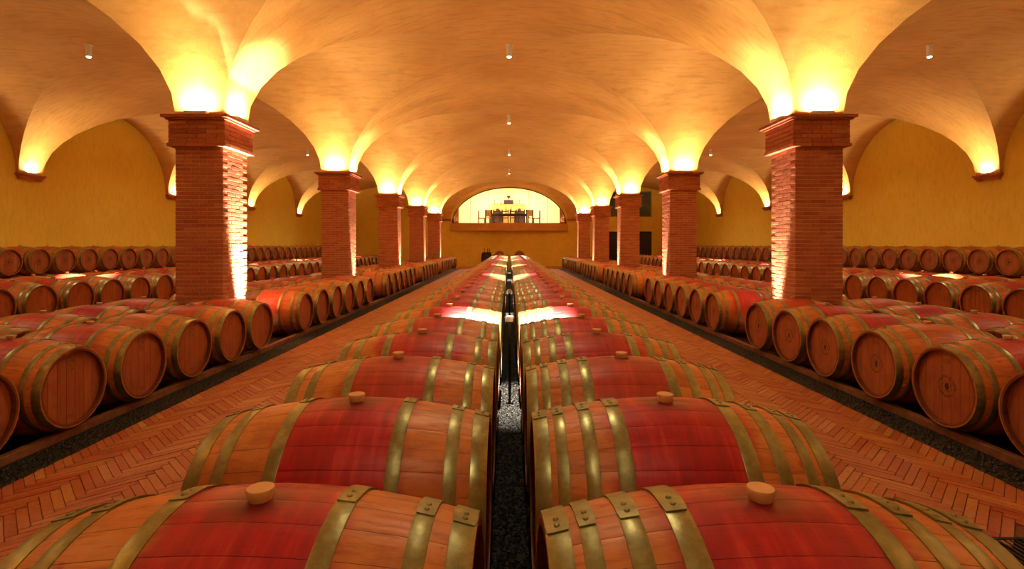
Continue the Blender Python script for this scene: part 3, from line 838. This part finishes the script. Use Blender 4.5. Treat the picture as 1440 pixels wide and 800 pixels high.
# loft shell
LY = 40.2; LF = OB-.0; LH = CROWN+.6
m = MB(); m.box(-5.2, 5.2, YE+.3, LY, LF-.2, LF); place('trim_2', m.mesh('loft_floor', [M_ORANGE]))['kind'] = 'structure'
m = MB(); m.box(-5.2, 5.2, LY, LY+.2, LF-.2, LH); m.box(-5.4, -5.2, YE+.3, LY+.2, LF-.2, LH); m.box(5.2, 5.4, YE+.3, LY+.2, LF-.2, LH)
place('wall_loft', m.mesh('wall_loft', [M_CREAM]))['kind'] = 'structure'
m = MB(); m.box(-5.4, 5.4, YE+.3, LY+.2, LH, LH+.15); place('ceiling_loft', m.mesh('ceiling_loft', [M_CREAM]))['kind'] = 'structure'
for s, side in ((-1, 'left'), (1, 'right')):
    m = MB(); vs_ = []; k_ = 14
    for i in range(k_+1):
        x = s*(3.42+.5*i/k_); y = YE+.42+.03*math.sin(i*1.9); vs_ += [(x, y, LF+.02), (x, y, LF+1.9), (x, y+.012, LF+.02), (x, y+.012, LF+1.9)]
    m.add(vs_, [f for i in range(k_) for f in ((4*i, 4*i+4, 4*i+5, 4*i+1), (4*i+2, 4*i+3, 4*i+7, 4*i+6), (4*i+1, 4*i+5, 4*i+7, 4*i+3))], 0, 0, True)
    tag(place('curtain', m.mesh('curtain', [M_RED])), 'dark red curtain at the %s end of the loft opening' % side, 'curtain')
for x, lab in ((-1.5, 'left of the lit loft'), (1.5, 'right of the lit loft')):
    t = thing('ceiling_panel_light', 'round recessed ceiling light, %s' % lab, 'lamp', (x, 37.6, LH))
    m = MB(); m.lathe([(-.03,.20),(0,.22)], 20); place('rim', m.mesh('rim', [M_WHITE]), t)
    m = MB(); m.lathe([(-.04,.17),(-.03,.17)], 20); place('diffuser', m.mesh('diffuser', [M_GLOW]), t)
    light('AREA', 'panel_beam', t, (0,0,-.06), P_LOFT/2, (1.0,.86,.62), (0,0,0), shape='DISK', size=.4)
    light('POINT', 'panel_spill', t, (0,-.3,-.35), P_LOFT/5, (1.0,.86,.62), shadow_soft_size=.12)
# dining table and chairs
t = thing('dining_table', 'long dark dining table in the loft behind the arched window', 'table', (0, 36.9, LF))
m = MB(); m.box(-1.45, 1.45, -.45, .45, .72, .77); place('table_top', m.mesh('table_top', [M_DARKWOOD]), t)
m = MB(); m.box(-1.3, 1.3, -.38, -.35, .62, .72); m.box(-1.3, 1.3, .35, .38, .62, .72); place('apron', m.mesh('apron', [M_DARKWOOD]), t)
m = MB(); m.box(-.04, .04, -.04, .04, 0, .72); lg = m.mesh('leg', [M_DARKWOOD])
for x in (-1.35, 1.35):
    for y in (-.37, .37): place('leg', lg, t, (x, y, 0))
def chair(x, y, rz, lab, pad):
    t = thing('dining_chair', lab, 'chair', (x, y, LF), rz, 'dining chairs in the loft')
    m = MB(); m.box(-.24, .24, -.24, .24, .43, .48); place('seat', m.mesh('seat', [M_SEAT if pad else M_DARKWOOD]), t)
    m = MB(); m.box(-.022, .022, -.022, .022, 0, .43); l = m.mesh('leg', [M_DARKWOOD])
    for a in (-.21, .21): place('leg', l, t, (a, .21, 0))
    m = MB(); m.box(-.04, .04, -.03, .03, 0, 1.02); l = m.mesh('back_post', [M_DARKWOOD])
    for a in (-.21, .21): place('back_post', l, t, (a, -.22, 0))
    if pad: m = MB(); m.box(-.20, .20, -.245, -.2, .55, 1.0); place('backrest', m.mesh('backrest', [M_SEAT]), t)
    else:
        for z in (.62, .86): m = MB(); m.box(-.19, .19, -.235, -.205, z, z+.07); place('back_rail', m.mesh('back_rail', [M_DARKWOOD]), t)
CL = [(-1.95, 36.9, -PI/2, 'ladder-back dining chair at the left head of the loft table', 0), (1.95, 36.9, PI/2, 'ladder-back dining chair at the right head of the loft table', 0),
      (-1.42, 36.2, 0, 'pale padded chair at the near left corner of loft table', 1), (1.42, 36.2, 0, 'pale padded chair at the near right corner of loft table', 1),
      (-.85, 36.2, 0, 'dark chair second from left on near side of loft table', 0), (.85, 36.2, 0, 'dark chair second from right on near side of loft table', 0),
      (-.28, 36.2, 0, 'dark chair just left of middle on near side of loft table', 0), (.28, 36.2, 0, 'dark chair just right of middle on near side of loft table', 0)]
for c in CL: chair(*c)
def bottle(x, y, z, lab, grp, h=.31):
    m = MB(); m.lathe([(0,.036),(.62*h,.037),(.72*h,.016),(.97*h,.014)], 14); b = place('wine_bottle', m.mesh('wine_bottle', [M_GREENGL]), None, (x, y, z)); tag(b, lab, 'bottle', grp)
    m = MB(); m.lathe([(.97*h,.017),(h,.017)], 10); place('bottle_cap', m.mesh('bottle_cap', [M_RED]), b)
    m = MB(); m.lathe([(.16*h,.0375),(.5*h,.0380)], 14, caps=False); place('bottle_label', m.mesh('bottle_label', [M_SEAT]), b)
bottle(-.22, 36.75, LF+.77, 'dark wine bottle on the loft dining table, left of the pair', None, .5); bottle(.14, 36.75, LF+.77, 'dark wine bottle on the loft dining table, right of the pair', None, .5)
# sideboard with bottles and a framed print behind
t = thing('sideboard', 'honey-coloured sideboard with round handles against the loft back wall', 'cabinet', (-.05, 39.85, LF))
m = MB(); m.box(-1.25, 1.25, -.30, .30, 0, 1.62); m.box(-1.3, 1.3, -.33, .33, 1.62, 1.67); place('body', m.mesh('body', [M_ORANGE]), t)
for x in (-.83, .83):
    m = MB(); m.box(x-.39, x+.39, -.32, -.30, .1, 1.5); dd = place('door', m.mesh('door', [M_ORANGE]), t)
    m = MB(); m.lathe([(-.36,.13),(-.32,.14)], 20, axis='y', org=(x, 0, 1.22)); place('handle', m.mesh('handle', [M_DARKWOOD]), dd)
for i, (x, w_n) in enumerate(((-1.12,'outer left'), (-.88,'middle left'), (-.64,'inner left'), (.55,'inner right'), (.79,'middle right'), (1.03,'outer right'))):
    bottle(x, 39.75, LF+1.67, 'dark bottle on the loft sideboard, %s' % w_n, 'bottles on the loft sideboard', .46)
t = thing('wooden_crate', 'dark open wooden crate on the middle of the loft sideboard', 'box', (-.04, 39.8, LF+1.67))
m = MB(); m.box(-.36, .36, -.13, .13, 0, .03); m.box(-.36, -.33, -.13, .13, .03, .34); m.box(.33, .36, -.13, .13, .03, .34); m.box(-.33, .33, .10, .13, .03, .34); place('body', m.mesh('body', [M_DARKWOOD]), t)
for z in (.05, .16, .27): m = MB(); m.box(-.33, .33, -.13, -.115, z, z+.075); place('front_slat', m.mesh('front_slat', [M_DARKWOOD]), t)
t = thing('decanter', 'small dark goblet on top of the loft crate', 'goblet', (-.04, 39.8, LF+2.01))
m = MB(); m.lathe([(0,.07),(.02,.07),(.03,.02),(.14,.02),(.19,.10),(.32,.15)], 16, caps=False); place('bowl', m.mesh('bowl', [M_DARKWOOD]), t)
for x, lab in ((-.85, 'left'), (.78, 'right')):
    t = thing('armchair', 'low dark armchair before the loft sideboard, on the %s' % lab, 'chair', (x, 38.9, LF))
    m = MB(); m.box(-.38, .38, -.3, .3, .25, .48); place('seat', m.mesh('seat', [M_DARKWOOD]), t)
    m = MB(); m.box(-.38, .38, .2, .32, .48, 1.12); place('backrest', m.mesh('backrest', [M_DARKWOOD]), t)
    for a in (-.42, .36): m = MB(); m.box(a, a+.06, -.3, .3, .25, .75); place('armrest', m.mesh('armrest', [M_DARKWOOD]), t)
    for a in (-.34, .34):
        for b in (-.26, .26): m = MB(); m.box(a-.03, a+.03, b-.03, b+.03, 0, .25); place('leg', m.mesh('leg', [M_DARKWOOD]), t)
# standing barrel table with bottles, and two barrels, at the foot of the end wall
t = thing('upright_barrel', 'dark upright barrel used as a table before the end wall', 'barrel', (-1.45, 33.4, 0), 0)
m = MB(); m.lathe([(x+.475, prof(x)) for x in [-.475+.95*i/10 for i in range(11)]], 24); bb = m.mesh('barrel_body', [M_DARKWOOD]); place('barrel_body', bb, t)
for z in (.03, .12, .29, .66, .83, .92):
    m = MB(); m.lathe([(z-.02, prof(z-.475)+.004), (z+.02, prof(z-.475)+.004)], 24); place('hoop', m.mesh('hoop', [M_STEEL]), t)
for x, y, w_n in ((-1.6, 33.35, 'left'), (-1.38, 33.3, 'middle'), (-1.27, 33.45, 'right')):
    bottle(x, y, .95, 'dark bottle on the upright barrel, %s of three' % w_n, 'bottles on the upright barrel', .26)
for x, lab in ((-.62, 'left'), (.66, 'right')):
    o = place('wine_barrel', LOWM_T, None, (x, 33.3, .71), PI/2, (.3*x+.5, .5, .3, 1)); tag(o, 'small dark barrel lying end-on before the end wall, on the %s' % lab, 'barrel')
    t = thing('barrel_cradle', 'dark timber cradle under the end-on barrel on the %s' % lab, 'stand', (x, 33.3, 0))
    for y in (-.3, .3):
        m = MB(); m.box(-.32, .32, y-.04, y+.04, .0, .385); place('support', m.mesh('support', [M_DARKWOOD]), t)
